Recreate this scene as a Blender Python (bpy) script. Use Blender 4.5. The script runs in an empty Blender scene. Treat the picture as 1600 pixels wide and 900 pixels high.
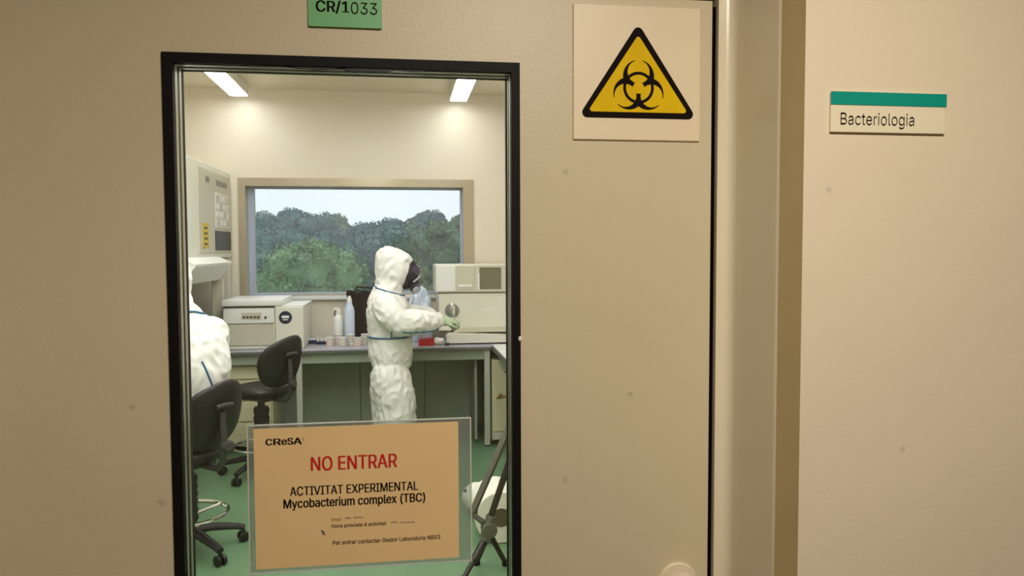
import bpy, bmesh, math, random
from mathutils import Vector, Matrix, noise
from mathutils.bvhtree import BVHTree
random.seed(7)
S = bpy.context.scene
COL = S.collection
PI = math.pi
R = math.radians

# ------------------------------------------------------------------ camera
cam_d = bpy.data.cameras.new('camera')
cam_d.sensor_width = 36.0
cam_d.lens = 27.0            # 1200 px at a 1600 px wide frame
cam_d.clip_start = 0.02
cam_d.clip_end = 400
cam = bpy.data.objects.new('camera', cam_d)
COL.objects.link(cam)
YAW, PITCH, ROLL = R(8.276), R(2.894), R(-0.22)
f_ = Vector((math.sin(YAW)*math.cos(PITCH), math.cos(YAW)*math.cos(PITCH), -math.sin(PITCH)))
r_ = Vector((math.cos(YAW), -math.sin(YAW), 0))
u_ = r_.cross(f_)
r2 = r_*math.cos(ROLL)+u_*math.sin(ROLL)
u2 = -r_*math.sin(ROLL)+u_*math.cos(ROLL)
cam.matrix_world = Matrix(((r2.x, u2.x, -f_.x, 0), (r2.y, u2.y, -f_.y, 0), (r2.z, u2.z, -f_.z, 1.62), (0, 0, 0, 1)))
S.camera = cam
S.view_settings.view_transform = 'Standard'
S.view_settings.look = 'None'
S.view_settings.gamma = 1
S.view_settings.exposure = 0.0
S.view_settings.use_curve_mapping = False
S.cycles.transparent_max_bounces = 24
S.cycles.max_bounces = 10

# ------------------------------------------------------------------ sky (overcast) and lamp strengths
W = bpy.data.worlds.new('overcast_sky')
S.world = W
W.use_nodes = True
bg = W.node_tree.nodes['Background']
bg.inputs[0].default_value = (0.90, 0.945, 1.0, 1)
bg.inputs[1].default_value = 1.5
LAB_LAMP = 15.5               # emission of the lab ceiling lamps
CORRIDOR_POWER = 22.5        # watts of each corridor ceiling lamp

# ------------------------------------------------------------------ materials
def lin(c):
    return tuple(((v/255)/12.92 if v/255 <= .04045 else ((v/255+.055)/1.055)**2.4) for v in c)
MATS = {}
def mat(name, rgb, rough=.5, metal=0.0, var=.0, vscale=6.0, bump=0.0, bscale=60.0, spec=.5, emit=0.0, coat=0.0):
    if name in MATS: return MATS[name]
    m = bpy.data.materials.new(name); m.use_nodes = True
    nt = m.node_tree; b = nt.nodes['Principled BSDF']
    c = (*lin(rgb), 1)
    b.inputs['Base Color'].default_value = c
    b.inputs['Roughness'].default_value = rough
    b.inputs['Metallic'].default_value = metal
    b.inputs['Specular IOR Level'].default_value = spec
    b.inputs['Coat Weight'].default_value = coat
    if emit:
        b.inputs['Emission Color'].default_value = c
        b.inputs['Emission Strength'].default_value = emit
    if var or bump:
        tc = nt.nodes.new('ShaderNodeTexCoord')
    if var:
        n = nt.nodes.new('ShaderNodeTexNoise'); n.inputs['Scale'].default_value = vscale; n.inputs['Detail'].default_value = 4
        nt.links.new(tc.outputs['Object'], n.inputs['Vector'])
        rp = nt.nodes.new('ShaderNodeValToRGB')
        rp.color_ramp.elements[0].position = .3; rp.color_ramp.elements[1].position = .7
        rp.color_ramp.elements[0].color = (*[min(1, v*(1-var)) for v in c[:3]], 1)
        rp.color_ramp.elements[1].color = (*[min(1, v*(1+var)) for v in c[:3]], 1)
        nt.links.new(n.outputs['Fac'], rp.inputs['Fac'])
        nt.links.new(rp.outputs['Color'], b.inputs['Base Color'])
    if bump:
        n2 = nt.nodes.new('ShaderNodeTexNoise'); n2.inputs['Scale'].default_value = bscale; n2.inputs['Detail'].default_value = 3
        nt.links.new(tc.outputs['Object'], n2.inputs['Vector'])
        bp = nt.nodes.new('ShaderNodeBump'); bp.inputs['Strength'].default_value = bump; bp.inputs['Distance'].default_value = .01
        nt.links.new(n2.outputs['Fac'], bp.inputs['Height'])
        nt.links.new(bp.outputs['Normal'], b.inputs['Normal'])
    MATS[name] = m
    return m

def glass_mat(name, tint, refl, rough=0.0, film=0.0, film_rgb=(255, 255, 255)):
    m = bpy.data.materials.new(name); m.use_nodes = True
    nt = m.node_tree; nt.nodes.clear()
    out = nt.nodes.new('ShaderNodeOutputMaterial')
    tr = nt.nodes.new('ShaderNodeBsdfTransparent'); tr.inputs[0].default_value = (*tint, 1)
    gl = nt.nodes.new('ShaderNodeBsdfGlossy'); gl.inputs['Roughness'].default_value = rough
    lw = nt.nodes.new('ShaderNodeFresnel'); lw.inputs['IOR'].default_value = 1.0+refl
    mx = nt.nodes.new('ShaderNodeMixShader')
    nt.links.new(lw.outputs[0], mx.inputs[0]); nt.links.new(tr.outputs[0], mx.inputs[1]); nt.links.new(gl.outputs[0], mx.inputs[2])
    last = mx
    if film:
        df = nt.nodes.new('ShaderNodeBsdfDiffuse'); df.inputs[0].default_value = (*lin(film_rgb), 1)
        m2 = nt.nodes.new('ShaderNodeMixShader'); m2.inputs[0].default_value = film
        nt.links.new(mx.outputs[0], m2.inputs[1]); nt.links.new(df.outputs[0], m2.inputs[2]); last = m2
    nt.links.new(last.outputs[0], out.inputs[0])
    return m

def marks_mat(name, rgb, rough, marks=.5, spec=.5):
    """painted surface: faint tone drift plus a few small scuffs"""
    m = mat(name, rgb, rough, var=.035, vscale=2.5, bump=.04, bscale=180, spec=spec)
    nt = m.node_tree; b = nt.nodes['Principled BSDF']
    src = b.inputs['Base Color'].links[0].from_socket
    tc = nt.nodes.new('ShaderNodeTexCoord')
    v = nt.nodes.new('ShaderNodeTexVoronoi'); v.voronoi_dimensions = '2D'; v.inputs['Scale'].default_value = 4.5; v.inputs['Randomness'].default_value = 1
    n = nt.nodes.new('ShaderNodeTexNoise'); n.inputs['Scale'].default_value = 30
    ad = nt.nodes.new('ShaderNodeVectorMath'); ad.operation = 'MULTIPLY_ADD'
    ad.inputs[1].default_value = (.022, .022, .022)
    nt.links.new(tc.outputs['Object'], n.inputs['Vector'])
    sx = nt.nodes.new('ShaderNodeSeparateXYZ'); cx = nt.nodes.new('ShaderNodeCombineXYZ')
    nt.links.new(tc.outputs['Object'], sx.inputs[0]); nt.links.new(sx.outputs[0], cx.inputs[0]); nt.links.new(sx.outputs[2], cx.inputs[1])
    nt.links.new(n.outputs['Color'], ad.inputs[0]); nt.links.new(cx.outputs[0], ad.inputs[2])
    nt.links.new(ad.outputs[0], v.inputs['Vector'])
    rp = nt.nodes.new('ShaderNodeValToRGB')
    rp.color_ramp.elements[0].position = .008; rp.color_ramp.elements[0].color = (1-marks, 1-marks, 1-marks, 1)
    rp.color_ramp.elements[1].position = .026; rp.color_ramp.elements[1].color = (1, 1, 1, 1)
    nt.links.new(v.outputs['Distance'], rp.inputs['Fac'])
    mx = nt.nodes.new('ShaderNodeMix'); mx.data_type = 'RGBA'; mx.blend_type = 'MULTIPLY'; mx.inputs['Factor'].default_value = 1
    nt.links.new(src, mx.inputs[6]); nt.links.new(rp.outputs['Color'], mx.inputs[7])
    nt.links.new(mx.outputs[2], b.inputs['Base Color'])
    return m

M_door = marks_mat('door_paint', (206, 192, 162), .42, .22)
M_jamb = mat('frame_enamel', (226, 214, 188), .24, var=.02)
M_corr = marks_mat('corridor_paint', (218, 203, 178), .5, .2)
M_reveal = mat('reveal_plaster', (214, 194, 146), .6, var=.05, vscale=9)
M_corrfloor = mat('corridor_floor', (112, 96, 76), .5, var=.08)
M_labwall = mat('lab_wall', (227, 216, 196), .32, var=.012, vscale=1.5, spec=.35)
M_labceil = mat('lab_ceiling', (222, 210, 186), .7, var=.02)
M_labfloor = mat('lab_floor', (104, 136, 100), .38, var=.06, vscale=3)
M_black = mat('black_rubber', (10, 8, 8), .6, spec=.2)
M_seal = mat('black_sealant', (10, 9, 8), .5)
M_alu = mat('aluminium', (190, 186, 170), .32, metal=.85, var=.05)
M_aludark = mat('dark_groove', (34, 32, 26), .5)
M_gap = mat('gap_shade_black', (8, 5, 4), .9, spec=.05)  # near-black that stands in for shade in the door gaps
M_doorglass = glass_mat('door_glass', (.985, .99, .98), .38, film=.0)
M_winglass = glass_mat('window_glass', (.93, .96, .97), .5, film=.02, film_rgb=(220, 230, 240))  # pale film lays a painted haze over the view outside
M_white = mat('white_plastic', (230, 228, 222), .4)
M_cream = mat('cream_plastic', (224, 219, 202), .42, var=.02)
M_creamdark = mat('beige_plastic', (200, 193, 172), .45)
M_greyplastic = mat('grey_plastic', (120, 120, 112), .45)
M_darkgrey = mat('dark_grey_plastic', (58, 58, 58), .45)
M_chair = mat('black_polyurethane', (25, 22, 19), .42, bump=.1, bscale=120)
M_chrome = mat('chrome', (215, 215, 212), .12, metal=1)
M_suit = mat('white_coverall', (230, 227, 220), .6, bump=.18, bscale=45)
M_tape = mat('blue_seam_tape', (34, 92, 130), .5)
M_glove = mat('green_latex', (172, 184, 152), .45)
M_skin = mat('skin', (190, 150, 125), .5)
M_mask = mat('mask_rubber', (24, 22, 34), .4)
M_visor = mat('mask_visor', (40, 32, 70), .08, coat=.6)
M_filter = mat('mask_filter_grey', (160, 160, 165), .4)
M_bench = mat('bench_top', (168, 166, 176), .3, var=.03)
M_benchedge = mat('bench_edge', (96, 96, 92), .4)
M_apron = mat('bench_apron', (150, 156, 138), .45, var=.02)
M_steel = mat('bench_leg_paint', (186, 186, 170), .4)
M_backpanel = mat('under_bench_panel', (152, 158, 142), .55, var=.05)
M_cab = mat('cabinet_cream', (206, 198, 162), .45, var=.02)
M_brass = mat('brass', (170, 140, 70), .3, metal=.9)
M_paper = mat('tan_paper', (232, 196, 142), .7, var=.025, vscale=9)
M_sleeve = glass_mat('plastic_sleeve', (.80, .84, .82), .45, rough=.25, film=.22, film_rgb=(200, 205, 198))
M_ink = mat('black_ink', (18, 13, 10), .8, spec=.1)
M_inkgrey = mat('grey_ink', (84, 66, 44), .6)
M_inkblue = mat('blue_pen', (90, 96, 120), .6)
M_red = mat('red_ink', (196, 24, 16), .6)
M_signgreen = mat('sign_green', (112, 178, 118), .4, var=.03)
M_teal = mat('teal_print', (0, 142, 126), .4)
M_plate = mat('plate_cream', (232, 214, 182), .4)
M_plate2 = mat('plate_ivory', (226, 214, 186), .4)
M_yellow = mat('sign_yellow', (226, 186, 4), .65, spec=.15, var=.05, vscale=30)
M_signblack = mat('sign_black', (20, 10, 8), .7, spec=.1)
M_knob = mat('knob_white', (226, 208, 196), .35)
M_lampbody = mat('lamp_body', (226, 222, 208), .5)
M_lamp = mat('lamp_diffuser', (246, 250, 255), .5, emit=LAB_LAMP)
M_clamp = mat('corridor_diffuser', (255, 244, 222), .5, emit=1.5)
M_roll = mat('paper_roll', (236, 232, 216), .8, bump=.1)
M_redthing = mat('red_plastic', (196, 24, 26), .4)
M_bag = mat('plastic_bag', (206, 216, 234), .3)
M_dark = mat('dark_brown_bag', (34, 22, 20), .6, bump=.2)
M_pink = mat('agar_pink', (226, 180, 156), .35)
M_amber = mat('agar_amber', (206, 190, 150), .35)
M_navy = mat('navy_plastic', (24, 28, 58), .4)
M_winframe = mat('window_frame_metal', (188, 174, 150), .18, metal=.35)
M_winsash = mat('window_sash_grey', (168, 178, 196), .4)  # bluish tone stands in for sky reflected in the aluminium
M_sill = mat('window_sill', (222, 224, 224), .3)

# ------------------------------------------------------------------ mesh helpers
def bm_box(x0, x1, y0, y1, z0, z1, bev=0.0, seg=2):
    bm = bmesh.new()
    bmesh.ops.create_cube(bm, size=1)
    for v in bm.verts:
        v.co = Vector(((x0+x1)/2+v.co.x*(x1-x0), (y0+y1)/2+v.co.y*(y1-y0), (z0+z1)/2+v.co.z*(z1-z0)))
    if bev:
        bmesh.ops.bevel(bm, geom=list(bm.edges), offset=bev, segments=seg, affect='EDGES', profile=.6)
    return bm

def bm_loft(rings, cap=True, close=True):
    bm = bmesh.new()
    vs = [[bm.verts.new(p) for p in ring] for ring in rings]
    n = len(rings[0])
    for a, b in zip(vs, vs[1:]):
        for i in range(n if close else n-1):
            j = (i+1) % n
            bm.faces.new((a[i], a[j], b[j], b[i]))
    if cap:
        bm.faces.new(list(reversed(vs[0]))); bm.faces.new(vs[-1])
    bmesh.ops.recalc_face_normals(bm, faces=bm.faces)
    return bm

def bm_tube(pts, r, n=10, cap=True, squash=1.0, closed=False):
    pts = [Vector(p) for p in pts]
    m = len(pts)
    rad = r if isinstance(r, (list, tuple)) else [r]*m
    rings = []; prev = None
    for i, p in enumerate(pts):
        if closed: t = pts[(i+1) % m]-pts[i-1]
        else: t = pts[min(i+1, m-1)]-pts[max(i-1, 0)]
        t.normalize()
        if prev is None:
            a = Vector((0, 0, 1)) if abs(t.z) < .9 else Vector((1, 0, 0))
            prev = a
        s = t.cross(prev)
        if s.length < 1e-5: s = t.cross(Vector((1, .1, 0)))
        s.normalize(); w = s.cross(t).normalized(); prev = w
        rings.append([p+(s*math.cos(2*PI*k/n)+w*math.sin(2*PI*k/n)*squash)*rad[i] for k in range(n)])
    if closed:
        rings.append(rings[0])
        bm = bm_loft(rings, cap=False)
        bmesh.ops.remove_doubles(bm, verts=bm.verts, dist=1e-6)
        return bm
    return bm_loft(rings, cap)

def bm_capsule(pts, rad, n=14):
    """tube with rounded ends"""
    pts = [Vector(p) for p in pts]; rad = list(rad)
    d0 = (pts[0]-pts[1]).normalized(); d1 = (pts[-1]-pts[-2]).normalized()
    A = []; ra = []
    for t in (.98, .8, .5):
        A.append(pts[0]+d0*rad[0]*t); ra.append(rad[0]*math.sqrt(1-t*t))
    Bp = []; rb = []
    for t in (.5, .8, .98):
        Bp.append(pts[-1]+d1*rad[-1]*t); rb.append(rad[-1]*math.sqrt(1-t*t))
    return bm_tube(A+pts+Bp, ra+rad+rb, n)

def bm_lathe(prof, n=24, loc=(0, 0, 0), axis='Z'):
    rings = []
    for r, h in prof:
        r = max(r, 1e-4)
        ring = []
        for k in range(n):
            a = 2*PI*k/n; c, s = math.cos(a)*r, math.sin(a)*r
            if axis == 'Z': p = (c, s, h)
            elif axis == 'Y': p = (c, h, s)
            else: p = (h, c, s)
            ring.append(Vector(p)+Vector(loc))
        rings.append(ring)
    return bm_loft(rings)

def bm_prism(poly, fa, fb):
    """poly: 2d outline; fa / fb map (u,v) to the two end points"""
    return bm_loft([[Vector(fa(u, v)) for u, v in poly], [Vector(fb(u, v)) for u, v in poly]])

def prism_y(poly, y0, y1):
    return bm_prism(poly, lambda u, v: (u, y0, v), lambda u, v: (u, y1, v))
def prism_z(poly, z0, z1):
    return bm_prism(poly, lambda u, v: (u, v, z0), lambda u, v: (u, v, z1))

def frame_y(ox0, ox1, oz0, oz1, ix0, ix1, iz0, iz1, y0, y1):
    """rectangular ring (hole through y)"""
    bm = bmesh.new()
    o = [(ox0, oz0), (ox1, oz0), (ox1, oz1), (ox0, oz1)]; i = [(ix0, iz0), (ix1, iz0), (ix1, iz1), (ix0, iz1)]
    V = {}
    for nm, pl in (('o', o), ('i', i)):
        for y in (y0, y1):
            V[nm, y] = [bm.verts.new((a, y, b)) for a, b in pl]
    for k in range(4):
        j = (k+1) % 4
        for y in (y0, y1):
            bm.faces.new((V['o', y][k], V['o', y][j], V['i', y][j], V['i', y][k]))
        for nm in 'oi':
            bm.faces.new((V[nm, y0][k], V[nm, y0][j], V[nm, y1][j], V[nm, y1][k]))
    bmesh.ops.recalc_face_normals(bm, faces=bm.faces)
    return bm

def bm_ellipsoid(c, r, rot=None, sub=3):
    bm = bmesh.new()
    bmesh.ops.create_icosphere(bm, subdivisions=sub, radius=1)
    for v in bm.verts:
        p = Vector((v.co.x*r[0], v.co.y*r[1], v.co.z*r[2]))
        if rot is not None: p = rot @ p
        v.co = p+Vector(c)
    return bm

def rounded_rect(x0, x1, z0, z1, r, n=5):
    pts = []
    for cx, cz, a0 in ((x1-r, z1-r, 0), (x0+r, z1-r, 90), (x0+r, z0+r, 180), (x1-r, z0+r, 270)):
        for k in range(n+1):
            a = R(a0+90*k/n); pts.append((cx+r*math.cos(a), cz+r*math.sin(a)))
    return pts

def to_mesh(bms, name, smooth=False, angle=40):
    if not isinstance(bms, (list, tuple)): bms = [bms]
    me = bpy.data.meshes.new(name)
    if len(bms) == 1:
        bms[0].to_mesh(me); bms[0].free()
    else:
        big = bmesh.new()
        for b in bms:
            t = bpy.data.meshes.new('tmp'); b.to_mesh(t); b.free(); big.from_mesh(t); bpy.data.meshes.remove(t)
        big.to_mesh(me); big.free()
    if smooth:
        me.polygons.foreach_set('use_smooth', [True]*len(me.polygons))
        me.set_sharp_from_angle(angle=R(angle))
    return me

def tag(o, label=None, cat=None, group=None, kind=None):
    if label: o['label'] = label
    if cat: o['category'] = cat
    if group: o['group'] = group
    if kind: o['kind'] = kind
    return o

def thing(name, label, cat, loc=(0, 0, 0), rotz=0.0, group=None, kind=None):
    o = bpy.data.objects.new(name, None)
    o.empty_display_size = .05
    COL.objects.link(o); o.location = loc; o.rotation_euler = (0, 0, rotz)
    return tag(o, label, cat, group, kind)

def obj(name, bms, m, parent=None, smooth=False, local=False, angle=40, label=None):
    """one mesh object; world coordinates unless local=True"""
    me = bms if isinstance(bms, bpy.types.Mesh) else to_mesh(bms, name, smooth, angle)
    if not me.materials: me.materials.append(m)
    o = bpy.data.objects.new(name, me); COL.objects.link(o)
    if parent is not None:
        o.parent = parent
        if not local:
            top = parent
            off = Vector((0, 0, 0))
            while top is not None:
                off += top.location; top = top.parent
            o.location = -off
    if label: o['label'] = label
    return o

def struct(name, bms, m, smooth=False, label=None):
    o = obj(name, bms, m, None, smooth)
    o['kind'] = 'structure'
    if label: o['label'] = label
    return o

FONT = None
try:
    import os
    fp_ = os.path.join(bpy.utils.resource_path('LOCAL'), 'datafiles', 'fonts', 'Inter.woff2')   # ships with Blender
    if os.path.exists(fp_): FONT = bpy.data.fonts.load(fp_)
except Exception:
    FONT = None

from mathutils.geometry import interpolate_bezier
def outlines(txt):
    """closed glyph outlines of a word as 2d polygons"""
    cu = bpy.data.curves.new('lettering', 'FONT')
    cu.body = txt; cu.size = 1; cu.resolution_u = 4
    if FONT: cu.font = FONT
    o = bpy.data.objects.new('lettering', cu); COL.objects.link(o)
    dg = bpy.context.evaluated_depsgraph_get()
    c2 = o.evaluated_get(dg).to_curve(dg)
    polys = []
    for sp in c2.splines:
        bp = sp.bezier_points; n = len(bp); P = []
        for i in range(n):
            p, q = bp[i], bp[(i+1) % n]
            straight = (p.handle_right-p.co).length < 1e-6 and (q.handle_left-q.co).length < 1e-6
            seg = [p.co] if straight else interpolate_bezier(p.co, p.handle_right, q.handle_left, q.co, 6)[:-1]
            P += [Vector((v.x, v.y)) for v in seg]
        if len(P) > 2: polys.append(P)
    o.to_curve_clear()
    bpy.data.objects.remove(o); bpy.data.curves.remove(cu)
    return polys
def text_mesh(txt, x0, x1, z0, z1, y, bold=0.0, rows=44):
    """flat print standing in the xz plane facing -y, fitted to a box (z0..z1 is the extent of the drawn glyphs)"""
    polys = outlines(txt)
    ax = min(p.x for P in polys for p in P); bx = max(p.x for P in polys for p in P)
    ay = min(p.y for P in polys for p in P); by = max(p.y for P in polys for p in P)
    sx, sz = (x1-x0)/(bx-ax), (z1-z0)/(by-ay)
    edges = [(P[i-1], P[i]) for P in polys for i in range(len(P)) if P[i-1].y != P[i].y]
    hh = (z1-z0)*bold
    bm = bmesh.new()
    for j in range(rows):
        v0, v1 = ay+(by-ay)*j/rows, ay+(by-ay)*(j+1)/rows; vm = (v0+v1)/2
        cr = []
        for a, b in edges:
            if (a.y > vm) != (b.y > vm):
                cr.append((a.x+(b.x-a.x)*(vm-a.y)/(b.y-a.y), 1 if b.y > a.y else -1))
        cr.sort(); w = 0; spans = []; st = None
        for x, d in cr:
            if w == 0: st = x
            w += d
            if w == 0: spans.append([x0+(st-ax)*sx-hh, x0+(x-ax)*sx+hh])
        merged = []
        for sp in spans:
            if merged and sp[0] <= merged[-1][1]: merged[-1][1] = max(sp[1], merged[-1][1])
            else: merged.append(sp)
        za, zb = z0+(v0-ay)*sz, z0+(v1-ay)*sz
        for l, r in merged:
            bm.faces.new([bm.verts.new(v) for v in ((l, y, za), (r, y, za), (r, y, zb), (l, y, zb))])
    me = bpy.data.meshes.new('lettering'); bm.to_mesh(me); bm.free()
    return me

def lettering(s, x0, x1, z0, z1, y, m, parent, bold=0.0, name='lettering', label=None):
    return obj(name, text_mesh(s, x0, x1, z0, z1, y, bold), m, parent, label=label)

# ------------------------------------------------------------------ the setting: corridor and laboratory shell
LX0, LX1, LY0, LY1, LH = -2.30, 1.50, 1.25, 7.00, 3.02      # laboratory inside
CY0, CY1, CH = -2.30, 0.894, 2.42                             # corridor
JX = 0.495                                                    # right reveal of the doorway
DX0, DX1, DTOP = -0.62, 0.461, 1.985                          # door leaf

struct('floor', bm_box(LX0-.2, LX1+.2, 1.0, LY1+.2, -.12, 0), M_labfloor)
struct('floor_corridor', bm_box(-2.6, 2.6, CY0-.1, 1.0, -.12, 0), M_corrfloor)
struct('ceiling', bm_box(LX0-.2, LX1+.2, LY0, LY1+.2, LH, LH+.12), M_labceil)
struct('ceiling_corridor', bm_box(-2.6, 2.6, CY0-.1, CY1+.05, CH, CH+.12), M_corr)
struct('wall_left', bm_box(LX0-.15, LX0, LY0, LY1+.15, 0, LH), M_labwall)
struct('wall_right', bm_box(LX1, LX1+.15, LY0, LY1+.15, 0, LH), M_labwall)
WX0, WX1, WZ0, WZ1 = -1.388, 0.664, 1.192, 2.247              # window opening
struct('wall_back', frame_y(LX0, LX1, 0, LH, WX0, WX1, WZ0, WZ1, LY1, LY1+.28), M_labwall)
struct('wall_corridor_opposite', bm_box(-2.6, 2.6, CY0-.12, CY0, 0, CH), M_corr)
struct('wall_corridor_left', bm_box(-2.6, -2.48, CY0, CY1, 0, CH), M_corr)
struct('wall_corridor_right', bm_box(2.48, 2.6, CY0, CY1, 0, CH), M_corr)
# wall between corridor and laboratory with the doorway left open
dw = prism_y([(-2.6, 0), (DX0-.04, 0), (DX0-.04, 2.09), (JX, 2.09), (JX, 0), (2.6, 0), (2.6, 3.12), (-2.6, 3.12)], CY1, LY0)
dwo = struct('wall_front', dw, M_corr)
dwo.data.materials.append(M_reveal)
for p in dwo.data.polygons:
    if abs(p.normal.x) > .9 and abs(p.center.x-JX) < .01: p.material_index = 1

# metal door frame (jamb) seen between leaf and wall
# the jamb sits in a rebate of the wall, so it only needs the visible skin
def jamb_skin(name, X, leaf, sgn):
    pr = [(leaf, 1.17), (leaf, 1.094), (X-sgn*.016, 1.094)]
    for a in (75, 50, 25, 0):
        pr.append((X-sgn*.016+sgn*.014*math.cos(R(a)), 1.080+.014*math.sin(R(a))))
    pr += [(X-sgn*.002, .962), (X-sgn*.001, .957), (X, .955), (X, 1.17)]
    return struct(name, prism_z(pr, 0, 2.09), M_jamb, smooth=True)
jamb_skin('trim_1', JX, DX1+.0075, 1)
jamb_skin('trim_2', DX0-.04, DX0-.006, -1)
struct('trim_3', [bm_box(DX0-.04, JX, .955, 1.10, 2.075, 2.09), bm_box(DX0-.006, DX1+.006, 1.094, 1.17, 1.992, 2.075, .003)], M_jamb)
struct('trim_4', bm_box(DX0-.006, DX1+.006, 1.12, 1.17, 1.978, 1.992), M_gap)   # black strip painted as the shade of the rebate above the leaf
struct('trim_5', bm_box(DX1+.0005, DX1+.0072, 1.104, 1.17, 0, 1.978), M_gap)    # black strip that stands in for the shade in the gap

# ------------------------------------------------------------------ the door with its window
door = thing('door_1', 'beige laboratory door with a tall black-edged window', None, (-.08, 1.12, 0), kind='structure')
GX0, GX1, GZ0, GZ1 = -.2995, .1595, .62, 1.872                # clear opening of the door window
obj('door_leaf', frame_y(DX0, DX1, .006, DTOP, GX0-.004, GX1+.004, GZ0-.004, GZ1+.004, 1.10, 1.145), M_door, door)
gasket = obj('gasket', frame_y(GX0-.0135, GX1+.0125, GZ0-.013, GZ1+.0135, GX0, GX1, GZ0, GZ1, 1.0965, 1.106), M_black, door)
rag = []
for x0, x1, d in ((-.16, -.06, .004), (-.09, .0, .0055), (-.2, -.13, .002), (.0, .035, .003)):
    pts = [(x0, GZ1+.001)]
    n = 9
    for k in range(n+1):
        t = k/n
        pts.append((x0+(x1-x0)*t, GZ1-d*math.sin(PI*t)**.6*random.uniform(.7, 1.1)))
    pts.append((x1, GZ1+.001))
    rag.append(prism_y(pts, 1.0985, 1.104))
obj('sealant_smear', rag, M_seal, gasket)
obj('sealant_blob', bm_ellipsoid((.171, 1.0965, 1.49), (.003, .003, .004), sub=2), M_white, gasket)
obj('spacer_bar', frame_y(GX0-.004, GX1+.004, GZ0-.004, GZ1+.004, GX0+.0005, GX1-.0005, GZ0+.0005, GZ1-.0005, 1.108, 1.119), M_alu, door)
obj('spacer_groove', frame_y(GX0-.004, GX1+.004, GZ0-.004, GZ1+.004, GX0-.001, GX1+.001, GZ0-.001, GZ1+.001, 1.1205, 1.127), M_aludark, door)
obj('spacer_bar', frame_y(GX0-.004, GX1+.004, GZ0-.004, GZ1+.004, GX0+.0005, GX1-.0005, GZ0+.0005, GZ1-.0005, 1.128, 1.140), M_alu, door)
obj('gasket', frame_y(GX0-.0135, GX1+.0125, GZ0-.013, GZ1+.0135, GX0+.001, GX1-.002, GZ0, GZ1-.001, 1.141, 1.149), M_black, door)
obj('glass_pane', bm_box(GX0-.003, GX1+.003, 1.1062, 1.1080, GZ0-.003, GZ1+.003), M_doorglass, door)
obj('glass_pane', bm_box(GX0-.003, GX1+.003, 1.1402, 1.1410, GZ0-.003, GZ1+.003), M_doorglass, door)
knob = obj('lock_rose', bm_lathe([(.0305, 1.1), (.0305, 1.0975), (.029, 1.096), (0, 1.096)], 32, (.4129, 0, 1.112), 'Y'), M_jamb, door, True)
obj('knob', bm_lathe([(.011, 1.0965), (.012, 1.085), (.0235, 1.080), (.0258, 1.070), (.0245, 1.062), (.018, 1.0575), (0, 1.0565)], 32, (.4129, 0, 1.112), 'Y'), M_knob, door, True, label='round white knob')

# ------------------------------------------------------------------ signs
s = thing('room_sign', 'small green room number plate reading CR/1033 above the door window', 'sign', (-.0707, 1.0985, 1.926))
obj('plate', prism_y(rounded_rect(-.1205, -.0212, 1.926, 1.977, .0015, 3), 1.0955, 1.0998), M_signgreen, s)
lettering('CR/1', -.1097, -.0658, 1.9437, 1.9615, 1.0950, M_ink, s, .035)
lettering('033', -.0632, -.0275, 1.9442, 1.9605, 1.0950, M_ink, s, -.004)

s = thing('hazard_sign', 'square cream plate with a yellow triangular biohazard warning', 'sign', (.346, 1.099, 1.7785))
obj('plate', bm_box(.250, .4418, 1.0965, 1.0998, 1.7785, 1.9725, .001, 1), M_plate, s)
def tri(ax, az, bx0, bx1, bz, rr, n=7):
    """rounded triangle outline with the given outer extents"""
    P = [Vector((ax, az)), Vector((bx0, bz)), Vector((bx1, bz))]
    c = sum(P, Vector((0, 0)))/3
    out = []
    for i in range(3):
        p = P[i]; a = (P[i-1]-p).normalized(); b = (P[(i+1) % 3]-p).normalized()
        bis = (a+b).normalized(); half = a.angle(b)/2
        ctr = p+bis*(rr/math.sin(half))
        sa = ctr+(p+a*(rr/math.tan(half))-ctr); 
        a0 = math.atan2(*(p+a*(rr/math.tan(half))-ctr).yx); a1 = math.atan2(*(p+b*(rr/math.tan(half))-ctr).yx)
        d = (a1-a0+PI) % (2*PI)-PI
        for k in range(n+1):
            t = a0+d*k/n
            out.append((ctr.x+rr*math.cos(t), ctr.y+rr*math.sin(t)))
    return out
obj('triangle_border', prism_y(tri(.3462, 1.9475, .2568, .4372, 1.8105, .0075), 1.0957, 1.0966), M_signblack, s)
obj('triangle_field', prism_y(tri(.3462, 1.9305, .2713, .4227, 1.8190, .0035), 1.0952, 1.0958), M_yellow, s)
def bio(cx, cz, u, y):
    """three open crescents and a ring, laid out as fine rows of printed strips"""
    D = [Vector((math.cos(R(90+120*k)), math.sin(R(90+120*k)))) for k in range(3)]
    def ink(px, pz):
        p = Vector((px, pz)); r = p.length
        cut = False; disc = False; slot = False
        for d in D:
            al = p.dot(d); la = abs(p.x*d.y-p.y*d.x)
            if (p-d*15).length < 10.9: cut = True
            if (p-d*11).length < 15.4: disc = True
            if al > 12 and la < 3.7: slot = True
        if r < 5.6: return False
        if disc and not cut and not slot: return True
        return 12.4 < r < 15.2 and cut
    bm = bmesh.new(); st = .22
    n = int(60/st)
    for j in range(n):
        pz = -30+j*st; i = 0; run = None
        for i in range(n+1):
            on = i < n and ink(-30+i*st, pz+st/2)
            if on and run is None: run = i
            if not on and run is not None:
                x0, x1 = cx+(-30+run*st)*u, cx+(-30+i*st)*u; z0, z1 = cz+pz*u, cz+(pz+st)*u
                bm.faces.new([bm.verts.new(v) for v in ((x0, y, z0), (x1, y, z0), (x1, y, z1), (x0, y, z1))])
                run = None
    bmesh.ops.remove_doubles(bm, verts=bm.verts, dist=1e-7)
    return bm
obj('biohazard_symbol', bio(.3468, 1.8545, .00152, 1.0950), M_signblack, s)

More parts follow.
